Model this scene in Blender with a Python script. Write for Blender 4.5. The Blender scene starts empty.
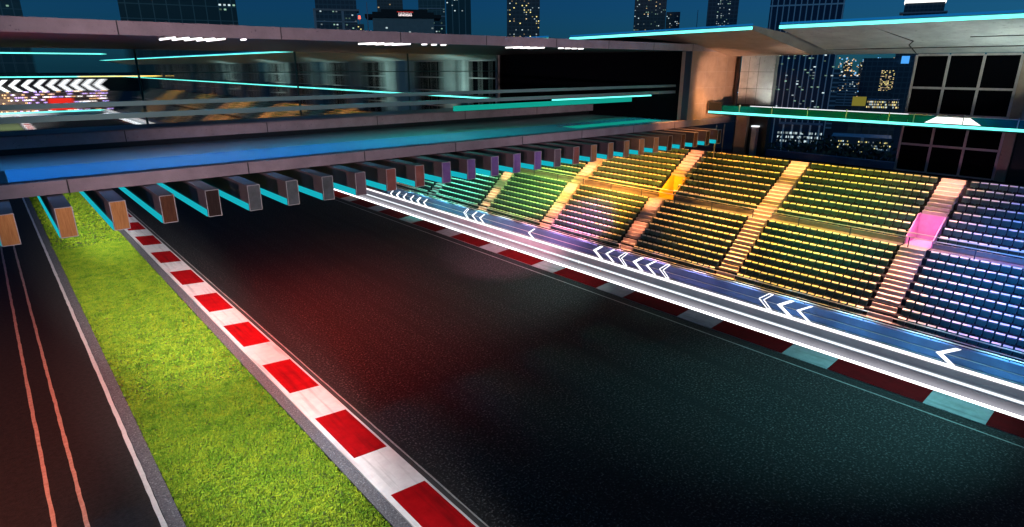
import bpy, bmesh, math, random
from mathutils import Vector, Matrix
random.seed(7)
S = 1.6                       # metres per layout unit
R = math.radians
sc = bpy.context.scene
COL = sc.collection
CAMZ = 10.0

# ------------------------------------------------------------------ helpers
def tag(o, label=None, cat=None, group=None, kind=None):
    if label: o['label'] = label
    if cat: o['category'] = cat
    if group: o['group'] = group
    if kind: o['kind'] = kind
    return o

def thing(name, loc, label, cat, group=None):
    o = bpy.data.objects.new(name, None); COL.objects.link(o)
    o.empty_display_size = 0.2
    o.location = loc
    return tag(o, label, cat, group)

def wloc(o):
    v = Vector((0, 0, 0))
    while o:
        v += o.location; o = o.parent
    return v

class MB:
    def __init__(s): s.v = []; s.f = []; s.m = []
    def quad(s, a, b, c, d, m=0):
        n = len(s.v); s.v += [a, b, c, d]; s.f.append((n, n+1, n+2, n+3)); s.m.append(m); return s
    def box(s, x0, x1, y0, y1, z0, z1, m=0):
        n = len(s.v)
        s.v += [(x0,y0,z0),(x1,y0,z0),(x1,y1,z0),(x0,y1,z0),(x0,y0,z1),(x1,y0,z1),(x1,y1,z1),(x0,y1,z1)]
        for f in ((3,2,1,0),(4,5,6,7),(0,1,5,4),(1,2,6,5),(2,3,7,6),(3,0,4,7)):
            s.f.append(tuple(n+i for i in f)); s.m.append(m)
        return s
    def prism_y(s, prof, y0, y1, m=0, caps=True):
        """profile of (x,z) points, counter-clockwise seen from -y, swept along y"""
        n = len(s.v); k = len(prof)
        s.v += [(x, y0, z) for x, z in prof] + [(x, y1, z) for x, z in prof]
        for i in range(k):
            j = (i+1) % k
            s.f.append((n+i, n+j, n+k+j, n+k+i)); s.m.append(m)
        if caps:
            s.f.append(tuple(n+k-1-i for i in range(k))); s.m.append(m)
            s.f.append(tuple(n+k+i for i in range(k))); s.m.append(m)
        return s
    def prism_x(s, poly, x0, x1, m=0):
        """polygon of (y,z) points swept along x"""
        n = len(s.v); k = len(poly)
        s.v += [(x0, y, z) for y, z in poly] + [(x1, y, z) for y, z in poly]
        for i in range(k):
            j = (i+1) % k
            s.f.append((n+i, n+j, n+k+j, n+k+i)); s.m.append(m)
        s.f.append(tuple(n+k-1-i for i in range(k))); s.m.append(m)
        s.f.append(tuple(n+k+i for i in range(k))); s.m.append(m)
        return s
    def tube(s, p, q, r, r2=None, seg=8, m=0):
        r2 = r if r2 is None else r2
        p = Vector(p); q = Vector(q); d = (q-p).normalized()
        a = d.orthogonal().normalized(); b = d.cross(a)
        n = len(s.v)
        for c, rr in ((p, r), (q, r2)):
            for i in range(seg):
                t = 2*math.pi*i/seg
                s.v.append(tuple(c + a*rr*math.cos(t) + b*rr*math.sin(t)))
        for i in range(seg):
            j = (i+1) % seg
            s.f.append((n+i, n+j, n+seg+j, n+seg+i)); s.m.append(m)
        s.f.append(tuple(n+seg-1-i for i in range(seg))); s.m.append(m)
        s.f.append(tuple(n+seg+i for i in range(seg))); s.m.append(m)
        return s
    def build(s, name, mats, parent=None, loc=None, bevel=0, smooth=False):
        if not isinstance(mats, (list, tuple)): mats = [mats]
        o0 = wloc(parent) if parent else Vector((0, 0, 0))
        off = Vector(loc) if loc is not None else (Vector((0, 0, 0)) if not parent else o0)
        me = bpy.data.meshes.new(name)
        me.from_pydata([(x-off.x, y-off.y, z-off.z) for x, y, z in s.v], [], s.f)
        for m in mats: me.materials.append(m)
        me.polygons.foreach_set('material_index', s.m)
        bm = bmesh.new(); bm.from_mesh(me)
        bmesh.ops.recalc_face_normals(bm, faces=bm.faces)
        bm.to_mesh(me); bm.free()
        me.update()
        o = bpy.data.objects.new(name, me); COL.objects.link(o)
        if parent:
            o.parent = parent
            o.location = off - o0
        else:
            o.location = off
        if bevel:
            b = o.modifiers.new('bevel', 'BEVEL'); b.width = bevel*S; b.segments = 2; b.limit_method = 'ANGLE'
        if smooth:
            for p in me.polygons: p.use_smooth = True
        return o

# ------------------------------------------------------------------ materials
def mat(name, col, rough=0.6, metal=0.0, noise=None, nscale=3.0, bump=0.0, bscale=40.0, spec=0.5,
        emit=None, estr=0.0, stretch=None, trans=0.0, noise2=None):
    m = bpy.data.materials.new(name); m.use_nodes = True
    nt = m.node_tree; N = nt.nodes; L = nt.links
    b = N['Principled BSDF']
    b.inputs['Base Color'].default_value = (*col, 1)
    b.inputs['Roughness'].default_value = rough
    b.inputs['Metallic'].default_value = metal
    b.inputs['Specular IOR Level'].default_value = spec
    b.inputs['Transmission Weight'].default_value = trans
    if emit:
        b.inputs['Emission Color'].default_value = (*emit, 1)
        b.inputs['Emission Strength'].default_value = estr
    tc = N.new('ShaderNodeTexCoord')
    src = tc.outputs['Object']
    if stretch:
        mp = N.new('ShaderNodeMapping'); mp.inputs['Scale'].default_value = stretch
        L.new(src, mp.inputs['Vector']); src = mp.outputs['Vector']
    if noise:
        n = N.new('ShaderNodeTexNoise'); n.inputs['Scale'].default_value = nscale; n.inputs['Detail'].default_value = 6
        n.inputs['Roughness'].default_value = 0.65
        L.new(src, n.inputs['Vector'])
        cr = N.new('ShaderNodeValToRGB')
        cr.color_ramp.elements[0].position = 0.3; cr.color_ramp.elements[0].color = (*noise, 1)
        cr.color_ramp.elements[1].position = 0.7; cr.color_ramp.elements[1].color = (*col, 1)
        L.new(n.outputs['Fac'], cr.inputs['Fac'])
        out = cr.outputs['Color']
        if noise2:
            n2 = N.new('ShaderNodeTexNoise'); n2.inputs['Scale'].default_value = noise2[1]; n2.inputs['Detail'].default_value = 3
            L.new(src, n2.inputs['Vector'])
            r2 = N.new('ShaderNodeValToRGB'); r2.color_ramp.elements[0].position = noise2[2]; r2.color_ramp.elements[1].position = noise2[3]
            L.new(n2.outputs['Fac'], r2.inputs['Fac'])
            mx = N.new('ShaderNodeMix'); mx.data_type = 'RGBA'
            L.new(r2.outputs['Color'], mx.inputs['Factor'])
            L.new(out, mx.inputs['A']); mx.inputs['B'].default_value = (*noise2[0], 1)
            out = mx.outputs['Result']
        L.new(out, b.inputs['Base Color'])
    if bump:
        nb = N.new('ShaderNodeTexNoise'); nb.inputs['Scale'].default_value = bscale; nb.inputs['Detail'].default_value = 4
        L.new(src, nb.inputs['Vector'])
        bp = N.new('ShaderNodeBump'); bp.inputs['Strength'].default_value = bump; bp.inputs['Distance'].default_value = 0.03
        L.new(nb.outputs['Fac'], bp.inputs['Height']); L.new(bp.outputs['Normal'], b.inputs['Normal'])
    return m

def lamp_mat(name, col, strength):
    m = bpy.data.materials.new(name); m.use_nodes = True
    nt = m.node_tree; nt.nodes.clear()
    e = nt.nodes.new('ShaderNodeEmission'); e.inputs['Color'].default_value = (*col, 1); e.inputs['Strength'].default_value = strength
    o = nt.nodes.new('ShaderNodeOutputMaterial'); nt.links.new(e.outputs[0], o.inputs['Surface'])
    return m

M = {}
M['asphalt'] = mat('asphalt', (.021,.021,.022), .8, noise=(.003,.003,.004), nscale=5, bump=1.0, bscale=7, noise2=((.12,.12,.122), 10, .55, .70), spec=.2)
M['road_asphalt'] = mat('road_asphalt', (.030,.027,.027), .8, spec=.25, noise=(.012,.011,.011), nscale=5, bump=.8, bscale=14, noise2=((.05,.045,.045), 22, .62, .75))
M['gravel_edge'] = mat('gravel_edge', (.14,.14,.16), .9, noise=(.035,.035,.045), nscale=12, bump=1.0, bscale=16, noise2=((.26,.26,.28), 15, .58, .70))
M['city_ground'] = mat('city_ground', (.02,.022,.025), .9, noise=(.008,.009,.01), nscale=.05)
def streaks(m, dark, scale, lo, hi, amount):
    nt = m.node_tree; N = nt.nodes; L = nt.links; b = N['Principled BSDF']
    src = b.inputs['Base Color'].links[0].from_socket
    tc = N.new('ShaderNodeTexCoord'); mp = N.new('ShaderNodeMapping'); mp.inputs['Scale'].default_value = scale
    L.new(tc.outputs['Object'], mp.inputs['Vector'])
    n = N.new('ShaderNodeTexNoise'); n.inputs['Scale'].default_value = 1; n.inputs['Detail'].default_value = 5
    L.new(mp.outputs['Vector'], n.inputs['Vector'])
    r = N.new('ShaderNodeMapRange'); r.inputs['From Min'].default_value = lo; r.inputs['From Max'].default_value = hi; r.inputs['To Max'].default_value = amount
    L.new(n.outputs['Fac'], r.inputs['Value'])
    mx = N.new('ShaderNodeMix'); mx.data_type = 'RGBA'
    L.new(r.outputs['Result'], mx.inputs['Factor']); L.new(src, mx.inputs['A']); mx.inputs['B'].default_value = (*dark, 1)
    L.new(mx.outputs['Result'], b.inputs['Base Color'])
streaks(M['asphalt'], (.012,.012,.013), (1.1,.035,1), .48, .66, .75)
M['line_white'] = mat('line_white', (.72,.70,.70), .6, noise=(.55,.53,.53), nscale=5, bump=.2)
M['line_amber'] = mat('line_amber', (.72,.56,.44), .6, noise=(.45,.25,.18), nscale=5, bump=.2)
M['line_thin'] = mat('line_thin', (.35,.34,.33), .6, noise=(.18,.17,.17), nscale=4)
M['kerb_white'] = mat('kerb_white', (.74,.72,.72), .5, noise=(.60,.57,.58), nscale=2.2, bump=.15, bscale=20)
M['kerb_red'] = mat('kerb_red', (.36,.003,.006), .8, spec=.05, noise=(.24,.002,.004), nscale=1.6, bump=.15, bscale=20)
streaks(M['kerb_white'], (.22,.21,.22), (3.5,.22,1), .52, .78, .8); streaks(M['kerb_red'], (.05,.004,.005), (3.5,.22,1), .50, .78, .7)
M['soil'] = mat('turf_soil', (.05,.075,.012), .9, noise=(.03,.05,.008), nscale=2)
def grass_mat():
    m = mat('grass_blade', (.15,.25,.018), .9, spec=.08)
    nt = m.node_tree; N = nt.nodes; L = nt.links; b = N['Principled BSDF']
    tc = N['Texture Coordinate']
    n = N.new('ShaderNodeTexNoise'); n.inputs['Scale'].default_value = 1.1; n.inputs['Detail'].default_value = 7; n.inputs['Roughness'].default_value = .75
    L.new(tc.outputs['Object'], n.inputs['Vector'])
    g = N.new('ShaderNodeNewGeometry')
    a = N.new('ShaderNodeMath'); a.operation = 'MULTIPLY_ADD'; a.inputs[1].default_value = .26; a.inputs[2].default_value = -.13
    L.new(g.outputs['Random Per Island'], a.inputs[0])
    s = N.new('ShaderNodeMath'); s.operation = 'ADD'
    L.new(n.outputs['Fac'], s.inputs[0]); L.new(a.outputs[0], s.inputs[1])
    cr = N.new('ShaderNodeValToRGB'); E = cr.color_ramp.elements
    E[0].position = .28; E[0].color = (.035,.10,.005,1)
    E[1].position = .75; E[1].color = (.19,.23,.012,1)
    e = E.new(.5); e.color = (.100,.170,.011,1)
    L.new(s.outputs[0], cr.inputs['Fac']); L.new(cr.outputs['Color'], b.inputs['Base Color'])
    return m
M['grass'] = grass_mat()
M['concrete'] = mat('concrete_mauve', (.30,.235,.245), .65, noise=(.20,.155,.165), nscale=.9, bump=.25, bscale=18, noise2=((.12,.09,.1), 9, .66, .74))
M['concrete_grey'] = mat('concrete_grey', (.42,.41,.40), .7, noise=(.26,.255,.25), nscale=.8, bump=.3, bscale=14, noise2=((.16,.155,.15), 3, .62, .80))
M['concrete_warm'] = mat('concrete_warm', (.40,.27,.20), .7, noise=(.29,.19,.14), nscale=1.2, bump=.2, bscale=14, noise2=((.2,.12,.09), 4, .64, .8))
M['joint'] = mat('dark_joint', (.03,.027,.028), .9)
M['dark'] = mat('dark_panel', (.010,.010,.012), .35)
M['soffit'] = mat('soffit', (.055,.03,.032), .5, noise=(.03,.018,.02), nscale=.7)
M['black_glass'] = mat('black_glass', (.002,.002,.003), .25, spec=.03)
M['mullion'] = mat('mullion', (.52,.43,.42), .45, noise=(.35,.28,.27), nscale=2)
M['deck_blue'] = mat('deck_blue', (.10,.22,.36), .26, noise=(.088,.20,.335), nscale=.6, bump=.02, bscale=5)
M['deck_grey'] = mat('deck_grey', (.26,.25,.27), .35, noise=(.19,.18,.20), nscale=.5)
M['trim'] = mat('trim_metal', (.34,.32,.31), .6, spec=.2)
M['rail'] = mat('rail_metal', (.15,.25,.23), .4, metal=.3)
M['rail_dark'] = mat('rail_dark', (.03,.04,.06), .5)
M['seat'] = mat('seat_plastic', (.055,.115,.100), .5, noise=(.028,.062,.058), nscale=1.3, spec=.2)
M['seat_rim'] = mat('seat_rim', (.74,.66,.52), .4)  # pale tone stands for light caught along the seat tops
M['seat_metal'] = mat('seat_metal', (.1,.1,.1), .4, metal=.8)
M['terrace'] = mat('terrace_concrete', (.022,.022,.025), .9, noise=(.012,.012,.015), nscale=1, spec=.15)
M['stair'] = mat('stair_concrete', (.62,.52,.46), .7, noise=(.45,.37,.33), nscale=1.5, bump=.15)
M['stair_riser'] = mat('stair_riser', (.50,.40,.35), .8, noise=(.38,.30,.26), nscale=2)
M['aisle'] = mat('aisle_concrete', (.24,.20,.18), .8, noise=(.15,.12,.11), nscale=1)
M['front_wall'] = mat('front_wall', (.10,.15,.26), .5, noise=(.06,.09,.18), nscale=.6)
M['concourse'] = mat('concourse', (.24,.27,.33), .5, noise=(.17,.19,.25), nscale=.6)
M['barrier'] = mat('barrier_concrete', (.50,.52,.56), .5, noise=(.38,.40,.44), nscale=.7, bump=.1)
M['portal_pink'] = mat('portal_pink', (.70,.30,.52), .7, noise=(.60,.24,.44)); M['portal_yellow'] = mat('portal_yellow', (.72,.36,.01), .7, noise=(.62,.28,.01))  # colour of the passage light put into the wall paint
M['wood'] = mat('oak_end', (.46,.22,.075), .8, noise=(.27,.115,.035), nscale=3, stretch=(14,1,.8), bump=.1, spec=.12)
M['brown_tint'] = mat('brown_tint_end', (.11,.045,.022), .8, noise=(.05,.02,.012), nscale=3, stretch=(14,1,.8), spec=.12)  # from here the tints stand for coloured light and reflections on the caps
M['black_tint'] = mat('black_tint_end', (.035,.022,.018), .8, noise=(.02,.012,.01), nscale=3, stretch=(14,1,.8), spec=.12)
M['grey_tint'] = mat('grey_tint_end', (.10,.115,.115), .8, noise=(.06,.07,.07), nscale=2, spec=.12)
M['mauve'] = mat('mauve_tint_end', (.17,.12,.13), .8, noise=(.11,.08,.09), nscale=2, spec=.12)
M['red_tint'] = mat('red_tint_end', (.30,.11,.085), .8, noise=(.2,.07,.055), nscale=2, spec=.12)
M['violet'] = mat('violet_tint_end', (.22,.13,.33), .8, noise=(.15,.085,.24), nscale=2, spec=.12)
M['amber'] = mat('amber_tint_end', (.45,.22,.10), .8, noise=(.3,.14,.06), nscale=2, spec=.12)
M['joist'] = mat('joist_dark', (.075,.052,.056), .45, noise=(.045,.03,.034), nscale=1)
M['led_cyan'] = lamp_mat('led_cyan', (.15,.98,.86), 2.0)
M['led_blue'] = lamp_mat('led_blue', (.01,.26,.75), .45)
M['led_teal'] = lamp_mat('led_teal', (.008,.42,.50), 1.0)
M['led_white'] = lamp_mat('led_white', (1.0,.95,.97), 1.5)
M['led_dim'] = lamp_mat('led_dim', (.9,.95,1.0), 1.2)
M['chevron'] = lamp_mat('chevron_white', (.97,.96,1.0), 1.7)
M['soffit_lamp'] = lamp_mat('soffit_lamp', (1.0,.93,.93), 2.5)
M['trunk'] = mat('bark', (.06,.045,.03), .9, noise=(.03,.022,.015), nscale=4)
M['leaf'] = mat('leaf_dark', (.03,.05,.025), .7, noise=(.015,.028,.014), nscale=1)

# ------------------------------------------------------------------ the ground and the track
GZ = -12.0
g = MB(); g.quad((-2500,-600,GZ),(2500,-600,GZ),(2500,3000,GZ),(-2500,3000,GZ))
tag(g.build('ground', M['city_ground']), kind='structure')
g = MB(); g.box(-90,37.5,-40,215,GZ,-.06)
tag(g.build('terrace_ground', M['city_ground']), kind='structure')
Y0, Y1 = -12.0, 168.0
g = MB(); g.quad((5.2,Y0,0),(21.9,Y0,0),(21.9,Y1,0),(5.2,Y1,0))
tag(g.build('race_track', M['asphalt']), kind='structure')
g = MB(); g.quad((-30,Y0,0),(1.70,Y0,0),(1.70,Y1,0),(-30,Y1,0))
tag(g.build('service_road', M['road_asphalt']), kind='structure')
def ragged(x0, x1, y0, y1, z, step, jit, mb):
    y = y0; pa = x0+random.uniform(-jit, jit); pb = x1+random.uniform(-jit, jit)
    while y < y1:
        h = step*random.uniform(.5, 1.5)
        na = x0+random.uniform(-jit, jit); nb = x1+random.uniform(-jit, jit)
        mb.quad((pa,y,z),(pb,y,z),(nb,y+h,z),(na,y+h,z)); pa, pb = na, nb; y += h
g = MB(); ragged(-.645,-.555,Y0,Y1,.004,.35,.010,g); ragged(-.065,.025,Y0,Y1,.004,.35,.010,g)
tag(g.build('road_centre_line', M['line_amber']), kind='structure')
g = MB(); ragged(1.255,1.365,Y0,Y1,.004,.35,.010,g)
tag(g.build('road_edge_line', M['line_white']), kind='structure')
g = MB(); g.box(1.375,1.68,Y0,Y1,-.05,.03)
tag(g.build('road_shoulder', M['gravel_edge']), kind='structure')
g = MB(); ragged(6.90,6.945,Y0,Y1,.004,.6,.006,g); ragged(20.0,20.06,Y0,Y1,.004,.6,.006,g)
tag(g.build('track_edge_line', M['line_thin']), kind='structure')
g = MB(); g.quad((6.765,Y0,.003),(6.885,Y0,.003),(6.885,Y1,.003),(6.765,Y1,.003))
tag(g.build('track_seam', M['joint']), kind='structure')
# kerbs: low ramp, painted red and white blocks, white outer line
def kerb(xa, xb, phase, period, red, lab, hi):
    k = MB()
    inner, outer = (xb, xa) if hi == 'a' else (xa, xb)
    def P(x): return .015 + .075*abs(x-inner)/abs(xb-xa)
    y = phase - period*5
    while y < Y1:
        k.quad((xa,y,P(xa)),(xb,y,P(xb)),(xb,y+red,P(xb)),(xa,y+red,P(xa)),1)
        k.quad((xa,y+red,P(xa)),(xb,y+red,P(xb)),(xb,y+period,P(xb)),(xa,y+period,P(xa)),0)
        y += period
    k.quad((inner,Y0,0),(inner,Y1,0),(inner,Y1,P(inner)),(inner,Y0,P(inner)),0)
    return k
k = kerb(5.72,6.70,13.1,4.43,2.52,'',  'a')
k.box(5.58,5.72,Y0,Y1,0,.094,0)
k.box(6.70,6.76,Y0,Y1,0,.012,0)
tag(k.build('kerb', [M['kerb_white'],M['kerb_red']]), kind='structure')
M['kerb_white_dim'] = mat('kerb_white_dim', (.36,.37,.38), .6, noise=(.25,.26,.27), nscale=2.2, bump=.15, bscale=20, spec=.2)  # kerb paint darkened to stand for the dimmer light on this side
M['kerb_red_dim'] = mat('kerb_red_dim', (.15,.002,.004), .8, noise=(.09,.002,.003), nscale=1.6, spec=.05)  # same dimmer light put into the red
streaks(M['kerb_white_dim'], (.12,.12,.125), (3.5,.22,1), .52, .78, .8)
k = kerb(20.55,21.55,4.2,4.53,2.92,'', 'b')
tag(k.build('kerb', [M['kerb_white_dim'],M['kerb_red_dim']]), kind='structure')
g = MB(); g.box(5.26,5.58,Y0,Y1,-.05,.05)
tag(g.build('kerb_footing', M['gravel_edge']), kind='structure')
g = MB(); g.quad((1.68,Y0,.0),(5.26,Y0,.0),(5.26,Y1,.0),(1.68,Y1,.0))
tag(g.build('verge', M['soil']), kind='structure')
# turf blades
def blades():
    v = []; f = []
    rnd = random.random
    def add(n, y0, y1, h, w):
        for _ in range(n):
            x = 1.70+3.54*rnd(); y = y0+(y1-y0)*rnd()
            a = rnd()*6.283; hh = h*(.5+rnd()); ww = w*(.6+.8*rnd())
            lx = (rnd()-.5)*1.9*hh; ly = (rnd()-.5)*1.9*hh
            dx = ww*math.cos(a); dy = ww*math.sin(a)
            k = len(v)
            v.append((x-dx,y-dy,0)); v.append((x+dx,y+dy,0)); v.append((x+lx,y+ly,hh))
            f.append((k,k+1,k+2))
    add(100000, 6, 20, .038, .024)
    add(65000, 20, 42, .045, .034)
    add(14000, 42, 80, .09, .06)
    me = bpy.data.meshes.new('grass'); me.from_pydata(v, [], f); me.materials.append(M['grass'])
    o = bpy.data.objects.new('grass', me); COL.objects.link(o)
    return o
tag(blades(), 'bright green mown turf strip between the road and the red kerb', 'grass', kind='stuff')

# ------------------------------------------------------------------ trackside barrier with light strips
bar = thing('trackside_barrier', (21.9,10,0), 'low grey concrete barrier with glowing white light strips along the track', 'barrier')
b = MB(); b.prism_y([(21.94,0),(22.30,0),(22.22,.80),(22.02,.80),(22.0,.46),(21.94,.34)], Y0, Y1); b.build('wall', M['barrier'], bar)
b = MB(); b.prism_y([(21.932,0),(21.938,0),(21.938,.345),(21.932,.345)], Y0, Y1); b.build('base_band', M['deck_grey'], bar)
b = MB(); b.box(21.60,21.925,Y0,Y1,.0,.02); b.build('foot_light', lamp_mat('led_foot',(.95,.96,1),3.4), bar)
b = MB(); b.box(21.945,21.985,Y0,Y1,.385,.46); b.build('middle_light', M['led_dim'], bar)
b = MB(); b.box(21.995,22.14,Y0,Y1,.802,.872); b.build('top_light', M['led_white'], bar)
b = MB()
b.box(21.935,21.96,20.2,20.25,.06,.5)
b.build('joint_post', M['led_dim'], bar)

# ------------------------------------------------------------------ grandstand
NL, NU = 10, 8
rows = []           # (x of the tread front, z of the tread, tier)
x, z = 24.15, .52
DXL, DZL = .300, .262
DXU, DZU = .405, .265
for i in range(NL): rows.append((x+i*DXL, z+i*DZL, 'lower'))
AX, AZ = x+NL*DXL, z+NL*DZL                     # cross aisle 27.15, 3.14
UX0, UZ0 = AX+.46, AZ+.20
for i in range(NU): rows.append((UX0+i*DXU, UZ0+i*DZU, 'upper'))
TX, TZ = UX0+NU*DXU, UZ0+NU*DZU                 # top walkway
STAIRS = [.42, 7.02, 13.55, 19.4, 25.6, 31.7, 37.9, 44.2, 50.5]
SW = .44
gs = thing('grandstand', (24,10,0), 'long stepped grandstand of dark seats under cyan edged canopies', 'grandstand')
prof = [(23.75,-.05),(23.75,.52)]
for i, (rx, rz, t) in enumerate(rows):
    if t == 'upper' and rows[i-1][2] == 'lower':
        prof += [(AX,prof[-1][1]),(AX,AZ),(UX0,AZ)]
    elif i: prof += [(rx, prof[-1][1])]
    prof += [(rx, rz)]
prof += [(TX,prof[-1][1]),(TX,TZ),(32.6,TZ),(32.6,-.05)]
cuts = [(6.42,7.48),(18.5,19.75)]
PW = .50; PORT = [7.02, 19.15]; PXB = UX0+1.32; PZT = AZ+1.04
kx = [i for i, q in enumerate(prof) if q == (UX0,AZ)][0]
notch = prof[:kx] + [(PXB,AZ),(PXB,PZT)] + [q for q in prof[kx+1:] if q[0] > PXB+.001 and q[1] > PZT]
t = MB(); ya = -8
for pc in PORT:
    t.prism_y(prof, ya, pc-PW); t.prism_y(notch, pc-PW, pc+PW); ya = pc+PW
t.prism_y(prof, ya, Y1-6); t.build('terrace', M['terrace'], gs)
t = MB(); ya = -8
for pc in PORT+[60]:
    yb = pc-PW-.01
    t = MB(); t.prism_y([(AX+.005,AZ+.006),(UX0-.012,AZ+.006),(UX0-.012,UZ0),(UX0+.10,UZ0),(UX0+.10,UZ0+.012),(UX0-.02,UZ0+.012),(UX0-.02,AZ+.014),(AX+.005,AZ+.014)], ya, yb)
    t.build('cross_aisle', M['aisle'], gs); ya = pc+PW+.01
t = MB(); t.box(23.55,23.70,-8,Y1-6,-.05,.95); t.build('front_wall', M['front_wall'], gs)
t = MB()
for zz in (1.02,): t.box(23.60,23.635,-8,Y1-6,zz,zz+.03)
for zz in (.62,.34): t.box(23.52,23.535,-8,Y1-6,zz,zz+.02)
t.box(24.0,24.03,-8,Y1-6,1.18,1.21); t.box(24.0,24.03,-8,Y1-6,.98,.995)
t.box(AX-.10,AX-.07,-8,Y1-6,AZ+.42,AZ+.45)
t.box(UX0-.06,UX0-.03,-8,Y1-6,UZ0+.28,UZ0+.32)
t.build('handrail', M['seat_rim'], gs)
y = -6
while y < 60:
    for bx in ((23.60,23.63,y,y+.04,.95,1.02),(24.0,24.03,y+1,y+1.03,.52,1.18),(AX-.10,AX-.07,y,y+.03,AZ-.26,AZ+.42)):
        t = MB(); t.box(*bx); t.build('rail_post', M['rail_dark'], gs)
    y += 2.2
# portals (lit passages) at two stairs
def portal(yc, pm):
    y0, y1 = yc-PW, yc+PW
    p = MB()
    for ya, yb in ((y0+.004,y0+.05),(y1-.05,y1-.004)):
        p.prism_y([(UX0+.0,AZ+.004),(PXB-.004,AZ+.004),(PXB-.004,PZT+.05),(PXB-.3,PZT+.05),(UX0+.0,AZ+.30)], ya, yb)
    p.box(PXB-.06,PXB-.004,y0+.052,y1-.052,AZ+.02,PZT+.02)
    p.quad((UX0-.1,y0+.052,AZ+.014),(PXB-.06,y0+.052,AZ+.014),(PXB-.06,y1-.052,AZ+.014),(UX0-.1,y1-.052,AZ+.014))
    p.build('portal', M[pm], gs)
portal(7.02,'portal_pink'); portal(19.15,'portal_yellow')
# stairs: two steps per row
def stair(yc, has_portal):
    m = MB()
    def step(xa, xb, za, zb):
        m.quad((xa,yc-SW,zb),(xb,yc-SW,zb),(xb,yc+SW,zb),(xa,yc+SW,zb),0)
        m.quad((xa,yc-SW,za),(xa,yc-SW,zb),(xa,yc+SW,zb),(xa,yc+SW,za),1)
        m.quad((xa,yc-SW,za),(xb,yc-SW,za),(xb,yc-SW,zb),(xa,yc-SW,zb),1)
        m.quad((xa,yc+SW,za),(xb,yc+SW,za),(xb,yc+SW,zb),(xa,yc+SW,zb),1)
    def flight(xa, za, xb, zb, n, base):
        dx = (xb-xa)/n; dz = (zb-za)/n
        for i in range(n):
            step(xa+i*dx, xa+(i+1)*dx+.01, za-base, za+(i+1)*dz-dz*0+.012)
    flight(23.82,.0,AX-.02,AZ-.0,20,.3)
    m.quad((AX-.02,yc-SW,AZ+.008),(UX0,yc-SW,AZ+.008),(UX0,yc+SW,AZ+.008),(AX-.02,yc+SW,AZ+.008),1)
    if has_portal:
        m.build('stair', [M['stair'],M['stair_riser']], gs); m = MB()
        flight(PXB, PZT, TX, TZ, 9, .3)
    else:
        flight(UX0-.30, AZ, TX, TZ, 17, .3)
    m.build('stair', [M['stair'],M['stair_riser']], gs)
for i, yc in enumerate(STAIRS): stair(yc, i in (1,3))
for i in range(8):
    yy = 57+i*6.3; t = MB()
    t.prism_y([(23.9,.5),(AX,AZ),(AX,AZ+.1),(23.9,.6)], yy, yy+.9); t.prism_y([(UX0,UZ0-.2),(TX,TZ-.1),(TX,TZ+.1),(UX0,UZ0+.1)], yy, yy+.9)
    t.build('stair', M['stair'], gs)

# seats ----------------------------------------------------------------------
PITCH = .318
def seat_mb(mb, y, rx, rz, w=.292, d=.19):
    xb = rx+d                                  # back of the seat
    mb.box(xb, xb+.035, y-w/2, y+w/2, rz+.10, rz+.259, 0)        # backrest
    mb.prism_y([(xb-.024,rz+.260),(xb+.045,rz+.262),(xb+.045,rz+.304)], y-w/2+.02, y+w/2-.02, 1)   # pale rim, light caught on the seat top put into it
    mb.box(xb-.06, xb-.012, y-w/2+.015, y+w/2-.015, rz+.07, rz+.225, 0)     # folded pan
    mb.box(xb-.03, xb+.02, y-.02, y+.02, rz, rz+.10, 0)
def blocks():
    ys = [-5.8]+STAIRS
    out = []
    for a, bq in zip(STAIRS[:-1], STAIRS[1:]):
        n = int((bq-a-2*SW-.10)/PITCH)
        off = a+SW+.05+((bq-a-2*SW-.10)-n*PITCH)/2+PITCH/2
        out.append((a, bq, [off+i*PITCH for i in range(n)]))
    return out
BL = blocks()
seatrows = [(i, r) for i, r in enumerate(rows) if i >= 1]
def seat_parts():
    mb = MB(); mb.box(.19,.225,-.146,.146,.10,.259); back = mb
    r = MB(); r.prism_y([(.166,.260),(.235,.262),(.235,.304)],-.126,.126)
    p = MB(); p.box(.13,.178,-.131,.131,.05,.225)
    l = MB(); l.box(.16,.21,-.02,.02,0,.10)
    return back, r, p, l
ORD = ['zeroth','first','second','third','fourth','fifth','sixth','seventh','eighth','ninth','tenth','eleventh','twelfth','thirteenth','fourteenth','fifteenth','sixteenth','seventeenth','eighteenth','nineteenth','twentieth']
cand = []
for bi in (0, 1):
    a, bq, ys = BL[bi]
    for i, (rx, rz, tier) in seatrows:
        for k, y in enumerate(ys):
            d2 = rx*rx+y*y+(10-rz)**2
            cand.append((d2, bi, i, k, rx, rz, y))
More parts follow.
